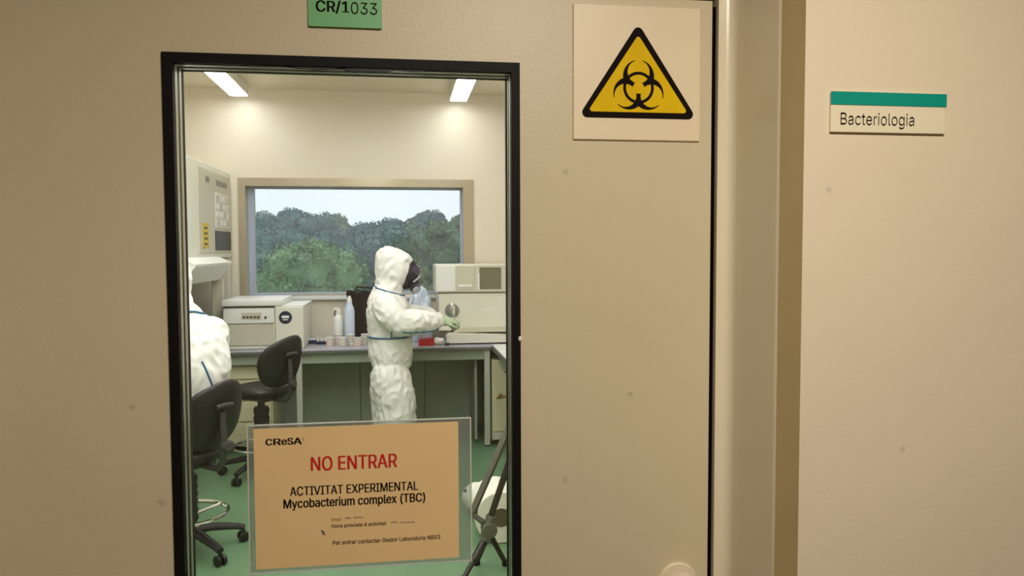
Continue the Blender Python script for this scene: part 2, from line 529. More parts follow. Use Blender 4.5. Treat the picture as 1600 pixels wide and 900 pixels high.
s = thing('department_sign', 'small ivory wall plate with a teal band reading Bacteriologia', 'sign', (.606, CY1, 1.763))
obj('plate', bm_box(.5277, .6835, CY1-.004, CY1-.0002, 1.763, 1.8125, .0008, 1), M_plate2, s)
obj('colour_band', bm_box(.5275, .6840, CY1-.0048, CY1-.0038, 1.7968, 1.8128), M_teal, s)
lettering('Bacteriologia', .5403, .6400, 1.7682, 1.7876, CY1-.0047, M_ink, s, -.012)

s = thing('notice_sheet', 'tan printed NO ENTRAR notice in a clear plastic sleeve on the door window', 'notice', (-.058, 1.1055, 1.163))
PY = 1.1045
obj('sleeve', bm_box(-.2145, .0993, PY-.0004, PY+.0012, 1.1632, 1.3752, .0004, 1), M_sleeve, s)
obj('sleeve_edge', frame_y(-.2150, .0998, 1.1627, 1.3757, -.2132, .0980, 1.1645, 1.3740, PY-.0008, PY+.0013), mat('sleeve_rim', (196, 200, 186), .35), s)
obj('punch_hole', prism_y([(.0905+.0026*math.cos(2*PI*k/16), 1.268+.0026*math.sin(2*PI*k/16)) for k in range(16)], PY-.0009, PY-.0003), M_greyplastic, s)
sheet = obj('paper', bm_box(-.2058, .0808, PY-.0010, PY-.0003, 1.1695, 1.3702), M_paper, s)
ty = PY-.0016
for ch, xa, xb, zt in (('C', -.1890, -.1808, 1.3556), ('R', -.1784, -.1688, 1.3556), ('e', -.1676, -.1606, 1.3540), ('S', -.1594, -.1522, 1.3560), ('A', -.1514, -.1404, 1.3558)):
    lettering(ch, xa, xb, 1.3465, zt, ty, M_ink, sheet, .06)
lettering('1', -.1393, -.1375, 1.3520, 1.3560, ty, M_ink, sheet)
lettering('NO ENTRAR', -.1278, -.0078, 1.3072, 1.3278, ty, M_red, sheet, .026)
lettering('ACTIVITAT EXPERIMENTAL', -.1573, .0219, 1.2728, 1.2860, ty, M_ink, sheet, .024)
lettering('Mycobacterium complex (TBC)', -.1664, .0318, 1.2520, 1.2690, ty, M_ink, sheet, .024)
lettering('Inici', -.1006, -.0870, 1.2338, 1.2378, ty, M_inkgrey, sheet)
lettering('Hora prevista d activitat', -.1006, -.0240, 1.2226, 1.2292, ty, M_inkgrey, sheet, .03)
lettering('Per entrar contactar Gestor Laboratoris NBS3', -.0994, .0534, 1.1990, 1.2052, ty, M_inkgrey, sheet, .03)
scr = []
for x0, x1, z in ((-.082, -.074, 1.2372), (-.070, -.057, 1.2372), (-.0170, -.008, 1.2275), (-.005, .0165, 1.2262)):
    obj('handwriting', bm_tube([(x0+(x1-x0)*k/10, ty, z+.0014*math.sin(k*2.4)*random.uniform(.5, 1)) for k in range(11)], .00035, 5), M_inkblue, sheet)
obj('ink_smudge', [bm_tube([(-.1150, ty, 1.2215), (-.1120, ty, 1.2180), (-.1105, ty, 1.2145)], .0009, 6),
                   bm_tube([(-.1140, ty, 1.2160), (-.1115, ty, 1.2200)], .0006, 6)], M_inkblue, sheet)

# ------------------------------------------------------------------ window in the back wall
win = thing('window_1', 'wide laboratory window with beige metal frame looking onto trees', None, (-.36, LY1, WZ0), kind='structure')
obj('frame', frame_y(WX0-.004, WX1+.004, WZ0-.004, WZ1+.004, -1.330, .572, WZ0+.030, 2.180, LY1-.012, LY1+.10), M_winframe, win)
obj('sash', frame_y(-1.332, .574, WZ0+.028, 2.182, -1.275, .553, WZ0+.045, 2.165, LY1+.10, LY1+.155), M_winsash, win)
obj('glass_pane', bm_box(-1.28, .556, LY1+.128, LY1+.134, WZ0+.040, 2.168), M_winglass, win)
obj('sill_board', bm_box(-1.388, .664, LY1-.05, LY1+.08, WZ0-.012, WZ0+.020, .004), M_sill, win)

# ------------------------------------------------------------------ lamps
def lab_lamp(x, y0, y1, label, hw=.070, group='ceiling lamps of the laboratory'):
    t = thing('ceiling_lamp', label, 'lamp', (x, (y0+y1)/2, LH), group=group)
    obj('housing', bm_box(x-hw-.008, x+hw+.008, y0-.004, y1+.004, 2.935, LH-.001, .004), M_lampbody, t)
    obj('diffuser', bm_box(x-hw, x+hw, y0, y1, 2.926, 2.936, .002), M_lamp, t)
lab_lamp(-1.338, 5.30, 6.85, 'bright ceiling lamp at upper left of the window view, above the safety cabinet')
lab_lamp(.525, 5.30, 6.85, 'bright ceiling lamp at upper right of the window view, above the standing person')
lab_lamp(-1.338, 3.45, 5.0, 'added unseen ceiling lamp above the seated person')  # unseen lamps of the outer rows, added to fill the room with light
lab_lamp(.525, 3.45, 5.0, 'added unseen ceiling lamp above the folding stand')
lab_lamp(-.40, 1.6, 3.15, 'added unseen wide ceiling lamp in the middle row just inside the door', .22)  # unseen middle row, added and widened to raise the ambient light
lab_lamp(-.40, 3.45, 5.0, 'added unseen wide ceiling lamp in the middle row over the room centre', .22)
lab_lamp(-1.338, 1.6, 3.15, 'added unseen ceiling lamp just inside the door on the cabinet side')  # also an added lamp out of view
lab_lamp(.525, 1.6, 3.15, 'added unseen ceiling lamp just inside the door on the side bench side')
def corridor_lamp(x, y, power, label):
    t = thing('corridor_lamp', label, 'lamp', (x, y, CH), group='corridor ceiling lamps')
    obj('housing', bm_box(x-.25, x+.25, y-.15, y+.15, CH-.05, CH-.001, .005), M_lampbody, t)
    obj('diffuser', bm_box(x-.235, x+.235, y-.135, y+.135, CH-.062, CH-.048, .004), M_clamp, t)
    ld = bpy.data.lights.new('corridor_tube', 'AREA'); ld.shape = 'RECTANGLE'; ld.size = .46; ld.size_y = .26
    ld.energy = power; ld.color = (1.0, .925, .79)
    lo = bpy.data.objects.new('tube_light', ld); COL.objects.link(lo); lo.parent = t; lo.location = (0, 0, -.066)
corridor_lamp(.31, .02, CORRIDOR_POWER, 'corridor ceiling lamp above the camera')

# ------------------------------------------------------------------ benches
BZ = .835
b = thing('lab_bench', 'long grey-topped laboratory bench under the window', 'bench', (-.35, 6.6, 0))
obj('worktop', bm_box(-2.28, 1.48, 6.19, 6.985, BZ-.03, BZ, .004), M_bench, b)
obj('front_edge', bm_box(-2.28, .73, 6.186, 6.196, BZ-.032, BZ-.012), M_benchedge, b)
obj('apron', bm_box(-2.25, .72, 6.225, 6.245, BZ-.115, BZ-.032), M_apron, b)
for x in (-.80, .695):
    obj('leg', bm_box(x-.022, x+.022, 6.205, 6.25, .012, BZ-.03, .003), M_steel, b)
    obj('foot', bm_lathe([(.024, 0), (.024, .010), (.012, .014), (.012, .03)], 14, (x, 6.228, 0)), M_darkgrey, b, True)
for x0, x1 in ((-2.2, -1.3), (-1.295, -.36), (-.355, .20), (.205, .72), (.725, 1.46)):
    obj('back_panel', bm_box(x0, x1, 6.80, 6.82, .10, BZ-.035, .002, 1), M_backpanel, b)
obj('side_panel', bm_box(.60, .62, 6.30, 6.80, .04, BZ-.12), M_backpanel, b)

c = thing('drawer_unit', 'cream drawer unit under the bench behind the far black chair', 'cabinet', (-1.4, 6.5, 0))
obj('body', bm_box(-1.85, -1.02, 6.30, 6.78, .06, BZ-.12, .004), M_cab, c)
for k, (z0, z1) in enumerate(((.60, .705), (.43, .59), (.26, .42), (.08, .25))):
    d = obj('drawer', bm_box(-1.84, -1.03, 6.282, 6.302, z0, z1, .004), M_cab, c)
    obj('handle', bm_box(-1.52, -1.35, 6.268, 6.282, z1-.04, z1-.025, .003), M_greyplastic, d)

b = thing('side_bench', 'side bench with a pale top along the wall by the white analyser', 'bench', (1.1, 5.2, 0))
obj('worktop', bm_box(.735, 1.48, 3.9, 6.17, BZ-.015, BZ+.012, .003), M_sill, b)
obj('front_edge', bm_box(.727, .738, 3.9, 6.17, BZ-.03, BZ+.008, .002), M_benchedge, b)
obj('apron', bm_box(.76, .78, 3.95, 5.9, BZ-.10, BZ-.018), M_apron, b)
for y in (3.96,):
    obj('leg', bm_box(.76, .80, y, y+.04, 0, BZ-.018, .003), M_steel, b)
    obj('leg', bm_box(1.42, 1.46, y, y+.04, 0, BZ-.018, .003), M_steel, b)

c = thing('base_cabinet', 'cream base cabinet with brass lock beside the bench leg', 'cabinet', (1.0, 6.4, 0))
obj('body', bm_box(.735, 1.30, 6.215, 6.76, .05, BZ-.12, .004), M_cab, c)
d = obj('door', bm_box(.742, 1.0, 6.195, 6.214, .125, .70, .004), M_cab, c)
obj('lock', [bm_lathe([(.018, 6.195), (.018, 6.186), (.010, 6.178), (0, 6.177)], 16, (.80, 0, .42), 'Y'),
             bm_box(.768, .792, 6.183, 6.194, .40, .408), bm_box(.812, .85, 6.183, 6.194, .408, .42)], M_brass, d)
obj('screw', bm_lathe([(.008, 6.195), (.006, 6.190), (0, 6.19)], 12, (.845, 0, .615), 'Y'), M_darkgrey, d)
obj('drawer', bm_box(.742, 1.0, 6.195, 6.214, .055, .118, .004), M_creamdark, c)
d2 = obj('door', bm_box(1.006, 1.29, 6.195, 6.214, .055, .70, .004), M_cab, c)

# ------------------------------------------------------------------ safety cabinet (left wall)
X = -1.45
c = thing('safety_cabinet', 'tall cream biological safety cabinet with keypad and yellow sticker', 'lab cabinet', (-1.85, 6.2, 0))
def prof(y0, y1, pts):       # outline in (x, z) extruded along y
    return bm_prism(pts, lambda u, v: (u, y0, v), lambda u, v: (u, y1, v))
obj('hood', bm_box(-2.27, X, 5.30, 6.985, 1.56, 2.28, .008), M_cream, c)
obj('control_panel', bm_box(X-.001, X+.010, 5.86, 6.93, 1.60, 2.235, .003), M_creamdark, c)
kp = obj('keypad', bm_box(X+.009, X+.014, 6.36, 6.86, 1.80, 2.08, .002), M_cream, c)
for i in range(4):
    for j in range(4):
        y0 = 6.39+i*.115; z0 = 1.82+j*.064
        obj('button', bm_box(X+.013, X+.018, y0, y0+.085, z0, z0+.044, .003, 1), M_white if (i+j) % 3 else M_creamdark, kp)
obj('display', bm_box(X+.009, X+.016, 6.34, 6.88, 1.62, 1.775, .003), M_darkgrey, c)
obj('yellow_sticker', bm_box(X+.0095, X+.012, 5.95, 6.13, 1.635, 1.825), mat('sticker_yellow', (206, 178, 40), .5), c)
obj('sticker_mark', [bm_box(X+.0115, X+.013, 5.99, 6.09, 1.66+k*.04, 1.675+k*.04) for k in range(4)], M_inkgrey, c)
obj('logo_strip', [bm_box(X+.0095, X+.012, 6.42+k*.075, 6.47+k*.075, 2.135, 2.18) for k in range(5)], M_greyplastic, c)
obj('small_badge', bm_box(X+.0095, X+.012, 6.08, 6.18, 2.14, 2.18), M_greyplastic, c)
for y in (5.62, 5.98):
    obj('screw', bm_lathe([(.012, X), (.012, X+.012), (0, X+.014)], 12, (0, y, 1.64 if y > 5.8 else 1.50), 'X'), M_darkgrey, c, True)
obj('front_sash', prof(5.32, 6.42, [(X-.03, 1.57), (X+.015, 1.57), (X+.115, 1.525), (X+.11, 1.508), (X+.015, 1.385), (X-.03, 1.385)]), M_white, c)
obj('work_chamber_back', bm_box(-2.27, -2.22, 5.32, 6.93, 1.0, 1.56), M_greyplastic, c)
obj('side_post', bm_box(X-.05, X+.035, 6.44, 6.51, .86, 1.39, .006), M_creamdark, c)
obj('side_wall', bm_box(-2.25, X, 5.30, 5.34, .95, 1.56), M_cream, c)
obj('side_wall', bm_box(-2.25, X, 6.86, 6.90, .95, 1.56), M_cream, c)
obj('work_tray', bm_box(-2.25, X+.06, 5.30, 6.17, .90, .95, .006), M_creamdark, c)
for x0 in (X-.06, -2.24):
    for y0 in (5.32, 6.08):
        obj('leg', bm_box(x0, x0+.05, y0, y0+.05, 0, .90, .003, 1), M_steel, c)

# ------------------------------------------------------------------ bench instruments
c = thing('bench_instrument', 'white benchtop instrument with flat lid on the bench behind the black chair', 'instrument', (-1.07, 6.5, BZ))
obj('body', bm_box(-1.38, -.984, 6.27, 6.80, BZ+.002, 1.165, .008), M_cream, c)
obj('front_panel', bm_box(-1.375, -.99, 6.252, 6.272, 1.045, 1.155, .004), M_white, c)
obj('lower_panel', bm_box(-1.365, -1.0, 6.258, 6.272, .87, 1.03, .004), M_creamdark, c)
obj('lid_gap', bm_box(-1.38, -.95, 6.28, 6.79, 1.160, 1.182), M_darkgrey, c)
lid = bm_box(-1.385, -.925, 6.245, 6.82, 1.180, 1.232, .012)
obj('lid', lid, M_white, c, True)
fp = obj('display', bm_box(-1.235, -1.085, 6.246, 6.254, 1.078, 1.130, .002), M_creamdark, c)
for k in range(5):
    obj('button', bm_box(-1.225+k*.027, -1.208+k*.027, 6.242, 6.248, 1.088, 1.102), M_darkgrey, fp)
obj('button', bm_lathe([(.010, 6.253), (.009, 6.244), (0, 6.243)], 12, (-1.055, 0, 1.09), 'Y'), M_darkgrey, c, True)
obj('side_module', bm_box(-.982, -.765, 6.25, 6.86, BZ+.002, 1.172, .010), M_cream, c)
obj('module_top', bm_box(-.985, -.762, 6.255, 6.87, 1.170, 1.182, .004), M_white, c)
obj('badge', bm_lathe([(.050, 6.252), (.050, 6.245), (.0, 6.2445)], 28, (-.902, 0, 1.088), 'Y'), M_navy, c, label='round dark badge')
obj('badge_mark', [bm_box(-.93, -.874, 6.2425, 6.2455, 1.083, 1.103), bm_box(-.922, -.882, 6.2425, 6.2455, 1.066, 1.074)], M_white, c)

c = thing('analyser', 'large cream analyser with smoked window on the bench facing the standing person', 'instrument', (.66, 6.65, BZ))
obj('lower_body', bm_box(.315, 1.02, 6.42, 6.95, .94, 1.252, .008), M_cream, c)
obj('upper_body', bm_box(.290, 1.02, 6.40, 6.95, 1.262, 1.492, .008), M_cream, c)
obj('seam', bm_box(.31, 1.01, 6.425, 6.94, 1.25, 1.264), M_greyplastic, c)
obj('base_ledge', prof(6.30, 6.90, [(.375, BZ+.012), (1.02, BZ+.012), (1.02, .90), (.40, .925), (.375, .905)]), M_cream, c)
obj('ledge_recess', bm_box(.44, 1.01, 6.40, 6.425, .925, .965), M_creamdark, c)
for x in (.42, .96):
    for y in (6.36, 6.84):
        obj('foot', bm_lathe([(.02, BZ), (.02, BZ+.014)], 10, (x, y, 0)), M_darkgrey, c)
obj('side_panel', bm_box(.298, .452, 6.392, 6.404, 1.272, 1.484, .004), M_white, c)
pn = obj('tray_panel', bm_box(.460, .612, 6.394, 6.404, 1.272, 1.484, .003), M_creamdark, c)
obj('tray_slot', bm_box(.480, .590, 6.388, 6.396, 1.306, 1.328, .003), M_white, pn)
wf = obj('window_surround', frame_y(.618, 1.01, 1.268, 1.486, .655, .838, 1.285, 1.468, 6.390, 6.404), M_creamdark, c)
obj('smoked_window', bm_box(.652, .842, 6.396, 6.403, 1.282, 1.470), mat('smoked_panel', (120, 112, 92), .25), c)
obj('window_post', bm_box(.640, .655, 6.384, 6.392, 1.28, 1.42), M_white, wf)
obj('dial', [bm_lathe([(.058, 6.422), (.058, 6.408), (.045, 6.402), (0, 6.402)], 24, (.425, 0, 1.11), 'Y')], M_greyplastic, c, True)
obj('dial_cover', bm_ellipsoid((.425, 6.398, 1.112), (.028, .012, .066), sub=3), M_chrome, c, True)
obj('raised_mark', [bm_box(.675+k*.034, .70+k*.034, 6.415, 6.422, 1.10, 1.125) for k in range(4)], M_white, c)

# ------------------------------------------------------------------ small things on the bench
def bottle(x, y, r, h, label, m, capm, neck=.45, tip=False):
    t = thing('bottle', label, 'bottle', (x, y, BZ))
    obj('body', bm_lathe([(0, 0), (r*.92, 0), (r, .01), (r, h*.66), (r*.9, h*.74), (r*neck, h*.82), (r*neck, h*.88), (0, h*.88)], 20), m, t, True, True)
    if tip:
        obj('spray_head', [bm_lathe([(r*.4, h*.88), (r*.42, h*.94), (r*.25, h*1.0), (0, h*1.0)], 12), bm_box(-r*.9, r*.2, -.008, .008, h*.95, h*1.02, .003)], capm, t, True, True)
        obj('trigger', bm_tube([(-r*.5, 0, h*.95), (-r*.75, 0, h*.86), (-r*.7, 0, h*.78)], .006, 6), M_darkgrey, t, True, True)
    else:
        obj('cap', bm_lathe([(r*.5, h*.87), (r*.5, h*.92), (r*.2, h*1.0), (0, h*1.0)], 12), capm, t, True, True)
bottle(-.520, 6.62, .045, .29, 'white spray bottle with dark trigger beside the dark bag on the bench', M_white, M_white, tip=True)
bottle(-.425, 6.56, .042, .40, 'slim white wash bottle with pointed tip behind the spray bottle', M_bag, M_white, .55)

# dark bag / box behind the standing person
t = thing('dark_bag', 'dark brown open bag standing on the bench behind the standing person', 'bag', (-.30, 6.74, BZ))
n = 28; rings = []
for z, rx, ry in ((0, .085, .07), (.06, .10, .08), (.2, .115, .09), (.32, .135, .10), (.40, .15, .11), (.425, .155, .115), (.40, .13, .095), (.2, .10, .07)):
    ring = []
    for k in range(n):
        a = 2*PI*k/n
        w = 1+.07*math.sin(5*a+z*9)
        ring.append(Vector((rx*w*math.cos(a), ry*w*math.sin(a), z+(.018*math.sin(7*a) if z > .38 else 0))))
    rings.append(ring)
obj('bag_body', bm_loft(rings), M_dark, t, True, True)
obj('handle', bm_tube([(-.10, -.09, .40), (-.07, -.10, .47), (.06, -.10, .46), (.10, -.09, .40)], .008, 7), M_dark, t, True, True)

# crumpled clear bag in front of the person
def crumple(name, label, cat, c0, rr, m, amp=.35, seed=3, sub=4):
    bm = bm_ellipsoid((0, 0, 0), (1, 1, 1), sub=sub)
    for v in bm.verts:
        p = v.co.normalized()
        k = 1+amp*(noise.noise(p*1.6+Vector((seed, 0, 0))))+amp*.5*abs(noise.noise(p*4+Vector((0, seed, 0))))
        v.co = Vector((p.x*rr[0]*k, p.y*rr[1]*k, max(-rr[2]*.98, p.z*rr[2]*k)))
    t = tag(obj(name, bm, m, None, False), label, cat)
    t.location = c0
    return t
crumple('plastic_bag', 'crumpled pale blue plastic bag on the bench before the masked person', 'bag', (.160, 6.60, BZ+.215), (.105, .10, .22), M_bag)

# stacks of culture plates
LEV = ['bottom', 'second', 'third', 'fourth', 'topmost']
NTH = ['first', 'second', 'third', 'fourth', 'fifth', 'sixth', 'seventh']
stk = 0
for x, y, nn, m in ((-.575, 6.42, 4, M_pink), (-.52, 6.52, 5, M_pink), (-.475, 6.40, 4, M_amber), (-.41, 6.46, 5, M_amber), (-.35, 6.38, 4, M_pink), (-.30, 6.47, 5, M_amber), (-.24, 6.40, 4, M_amber)):
    for i in range(nn):
        t = thing('culture_plate', '%s %s culture plate in the %s low stack from the navy tube rack' % ('topmost' if i == nn-1 else LEV[i], 'pink' if m is M_pink else 'straw-coloured', NTH[stk]), 'petri dish', (x+random.uniform(-.003, .003), y, BZ+i*.0175), group='culture plates on the bench')
        obj('dish', bm_lathe([(.030, 0), (.030, .012), (.0, .012)], 18), m, t, local=True)
        obj('lid', bm_lathe([(.032, .008), (.032, .0165), (0, .0165)], 18), M_sill, t, local=True)
    stk += 1
t = thing('tube_rack', 'low navy rack of white caps beside the white instrument', 'rack', (-.63, 6.55, BZ))
obj('tray', bm_box(-.07, .05, -.04, .04, 0, .025, .003), M_navy, t, local=True)
for i in range(4):
    obj('cap', bm_lathe([(.011, .025), (.011, .05), (0, .052)], 12, (-.055+i*.03, 0, 0)), M_white, t, True, True)
t = thing('pipette_box', 'small dark box with white lid by the instrument side', 'box', (-.735, 6.60, BZ))
obj('base', bm_box(-.04, .035, -.03, .03, 0, .03, .003), M_navy, t, local=True)
obj('lid', bm_box(-.038, .033, -.028, .028, .03, .042, .004), M_bag, t, local=True)
t = thing('red_tray', 'small bright red tray on the bench below the gloved hands', 'tray', (.205, 6.30, BZ))
obj('tray_body', frame_y(-.062, .062, 0, .055, -.056, .056, .006, .06, -.03, .03), M_redthing, t, local=True)
obj('tray_filling', bm_box(-.055, .055, -.032, .032, .004, .048, .004), M_redthing, t, local=True)
t = thing('tissue_pack', 'crumpled white tissue beside the red tray', 'tissue', (.31, 6.32, BZ))
bm = bm_ellipsoid((0, 0, .028), (.05, .035, .03), sub=3)
for v in bm.verts: v.co *= 1+.25*noise.noise(v.co*40)
obj('tissue', bm, M_white, t, local=True)
t = thing('stopper', 'small black stopper near the analyser base', 'stopper', (.372, 6.26, BZ))
obj('plug', bm_lathe([(.018, 0), (.022, .018), (.016, .024), (0, .024)], 14), M_darkgrey, t, True, True)

# ------------------------------------------------------------------ chairs
def lab_chair(label, loc, rotz, seat_z, ring, group='black laboratory chairs', back_roll=0.0):
    t = thing('lab_chair', label, 'chair', loc, rotz, group)
    def L(name, bms, m, parent=t, smooth=True, angle=40): return obj(name, bms, m, parent, smooth, True, angle)
    # seat: rounded cushion with waterfall front
    rings = []
    for z, s_ in ((-.035, .80), (-.030, .93), (-.005, 1.0), (.018, .98), (.030, .88), (.030, .55), (.024, .1)):
        ring = []
        for k in range(32):
            a = 2*PI*k/32
            e = 2/3.0
            cx = math.copysign(abs(math.cos(a))**e, math.cos(a)); sy = math.copysign(abs(math.sin(a))**e, math.sin(a))
            dz = -.03*max(0, cx*s_-.6)
            ring.append(Vector((.215*s_*cx, .225*s_*sy, seat_z+z+dz)))
        rings.append(ring)
    L('seat', bm_loft(rings), M_chair, angle=60)
    L('seat_pan', bm_box(-.13, .11, -.09, .09, seat_z-.075, seat_z-.033, .01), M_darkgrey)
    # backrest: curved oval shell
    H0 = seat_z+.215
    front, back = [], []
    def shell(rad):
        out = []
        for k in range(36):
            a = 2*PI*k/36
            y = .205*rad*math.copysign(abs(math.cos(a))**.8, math.cos(a)); z = .175*rad*math.copysign(abs(math.sin(a))**.85, math.sin(a))
            out.append((y, z))
        return out
    rings = []
    for rad, th in ((.05, .018), (.5, .018), (.85, .015), (.97, .006), (1.0, -.004), (.97, -.014), (.85, -.024), (.5, -.030), (.05, -.032)):
        ring = []
        for y, z in shell(rad):
            yy = y*math.cos(back_roll)-z*math.sin(back_roll); zz = y*math.sin(back_roll)+z*math.cos(back_roll)
            ring.append(Vector((-.245+1.5*yy*yy-.22*zz+th, yy, H0+zz)))
        rings.append(ring)
    L('backrest', bm_loft(rings), M_chair, angle=70)
    L('back_recess', bm_tube([(-.292-.22*.05, -.05, H0+.055), (-.297-.22*.05, 0, H0+.06), (-.292-.22*.05, .05, H0+.055)], .012, 8), M_darkgrey)
    L('backrest_bar', bm_tube([(-.08, 0, seat_z-.06), (-.24, 0, seat_z-.065), (-.285, 0, seat_z-.02), (-.292, 0, H0-.09), (-.285, 0, H0+.02)], [.02, .02, .02, .018, .016], 10, squash=.8), M_darkgrey)
    L('adjust_knob', bm_lathe([(.022, -.33), (.026, -.318), (.026, -.30), (.012, -.29)], 14, (0, 0, seat_z+.06), 'X'), M_darkgrey)
    L('lever', bm_tube([(-.02, -.05, seat_z-.065), (-.03, -.16, seat_z-.075), (-.035, -.20, seat_z-.07)], .007, 7), M_darkgrey)
    # column
    L('column', bm_lathe([(.026, seat_z-.07), (.026, seat_z-.19), (.034, seat_z-.19), (.034, .16), (.045, .15), (.048, .10), (.03, .07)], 20), M_darkgrey)
    L('bellows', bm_lathe([(.050+.007*(i % 2), .17+(seat_z-.30)*i/12) for i in range(13)], 20), M_chair)
    if ring:
        rr = .205; rz = .215
        fr = L('foot_ring', bm_tube([(rr*math.cos(2*PI*k/40), rr*math.sin(2*PI*k/40), rz) for k in range(40)], .0105, 8, closed=True), M_chrome)
        L('ring_spokes', [bm_tube([(.03*math.cos(a), .03*math.sin(a), rz-.015), (.2*math.cos(a), .2*math.sin(a), rz)], .008, 7) for a in (.4, .4+2*PI/3, .4+4*PI/3)], M_chrome, fr)
    for k in range(5):
        a = 2*PI*k/5+.5
        ca, sa = math.cos(a), math.sin(a)
        lg = L('base_leg', bm_tube([(.02*ca, .02*sa, .125), (.12*ca, .12*sa, .118), (.25*ca, .25*sa, .092), (.295*ca, .295*sa, .078)], [.034, .028, .022, .020], 10, squash=.8), M_chair)
        cx, cy = .29*ca, .29*sa
        wheel = []
        for s_ in (-1, 1):
            ring0 = []
            d = Vector((-sa, ca, 0))*s_
            prof_ = [(.0, .008), (.026, .008), (.028, .012), (.028, .024), (.022, .028), (0, .028)]
            rr_ = []
            for r0, h in prof_:
                rr_.append([Vector((cx, cy, .0285))+d*h+Vector((ca, sa, 0))*(max(r0, 1e-4)*math.cos(2*PI*q/16))+Vector((0, 0, 1))*(max(r0, 1e-4)*math.sin(2*PI*q/16)) for q in range(16)])
            wheel.append(bm_loft(rr_))
        wheel.append(bm_tube([(cx, cy, .02), (cx, cy, .085)], .010, 8))
        L('caster', wheel, M_chair, lg)
    return t
HEAD = math.atan2(.6, -.8)
lab_chair('far black chair standing empty before the white benchtop instrument', (-1.00, 5.68, 0), HEAD, .625, False, back_roll=-.28)
lab_chair('near black chair with chrome foot ring under the seated person', (-1.14, 4.25, 0), HEAD, .555, True, back_roll=-.32)

# ------------------------------------------------------------------ people
def grow(bms, voxel, smooth=6, wr=.0, wfreq=9.0, seed=0.0):
    """merge shapes into one continuous skin, then add cloth creases; returns a mesh"""
    me = to_mesh(bms, 'skin')
    o = bpy.data.objects.new('skin', me); COL.objects.link(o)
    md = o.modifiers.new('remesh', 'REMESH'); md.mode = 'VOXEL'; md.voxel_size = voxel
    ms = o.modifiers.new('smooth', 'SMOOTH'); ms.factor = .5; ms.iterations = smooth
    dg = bpy.context.evaluated_depsgraph_get()
    out = bpy.data.meshes.new_from_object(o.evaluated_get(dg))
    bpy.data.objects.remove(o); bpy.data.meshes.remove(me)
    if wr:
        nrm = [v.normal.copy() for v in out.vertices]
        for v, n_ in zip(out.vertices, nrm):
            p = v.co
            q = Vector((p.x*1.15+p.z*.55, p.y*1.15, p.z*.75-p.x*.6))*wfreq+Vector((seed, seed*2, 0))
            a = 1-abs(noise.noise(q))*2.2
            b_ = noise.noise(p*wfreq*.45+Vector((0, seed, 3)))
            v.co = p+n_*(wr*(a*.7+b_*.9-.35))
    out.polygons.foreach_set('use_smooth', [True]*len(out.polygons))
    return out

def torso_rings(rows, n=24):
    rings = []
    for z, cx, rx, ry in rows:
        rings.append([Vector((cx+rx*math.cos(2*PI*k/n), ry*math.sin(2*PI*k/n), z)) for k in range(n)])
    return bm_loft(rings)

def hand(wrist, fwd, up, curl=.6, flip=1):
    """gloved hand: palm, four fingers, thumb; fwd = pointing direction, up = back of the hand"""
    f = Vector(fwd).normalized(); u = Vector(up); u = (u-f*u.dot(f)).normalized(); s_ = f.cross(u)*flip
    w = Vector(wrist)
    def P(a, b, c): return w+f*a+s_*b+u*c
    bms = [bm_capsule([P(-.03, 0, 0), P(.02, 0, 0)], [.030, .031], 12)]
    for b in (-.028, -.010, .010, .028):
        bms.append(bm_capsule([P(.015, b*.75, 0), P(.075, b, 0)], [.017, .0145], 10))
    for b, ln in ((-.030, .060), (-.010, .074), (.010, .078), (.030, .070)):
        a0 = .080; p0 = (a0, b, 0); l1, l2, l3 = ln*.45, ln*.32, ln*.28
        t1 = curl*.55; t2 = t1+curl*.8; t3 = t2+curl*.6
        q1 = (a0+l1*math.cos(t1), b*1.05, -l1*math.sin(t1))
        q2 = (q1[0]+l2*math.cos(t2), b*1.05, q1[2]-l2*math.sin(t2))
        q3 = (q2[0]+l3*math.cos(t3), b*1.03, q2[2]-l3*math.sin(t3))
        bms.append(bm_capsule([P(*p0), P(*q1), P(*q2), P(*q3)], [.0105, .0098, .0092, .008], 10))
    bms.append(bm_capsule([P(.015, .024, -.006), P(.045, .050, -.018), P(.072, .056, -.030), P(.094, .050, -.038)], [.015, .012, .0105, .0085], 10))
    return bms

def surf_line(bvh, pts, dirs, r, lift=.001):
    """tape laid on a body: rays from inside outwards"""
    out = []
    for p, d in zip(pts, dirs):
        h = bvh.ray_cast(Vector(p), Vector(d).normalized(), .6)
        if h[0] is not None: out.append(h[0]+Vector(d).normalized()*lift)
    return out

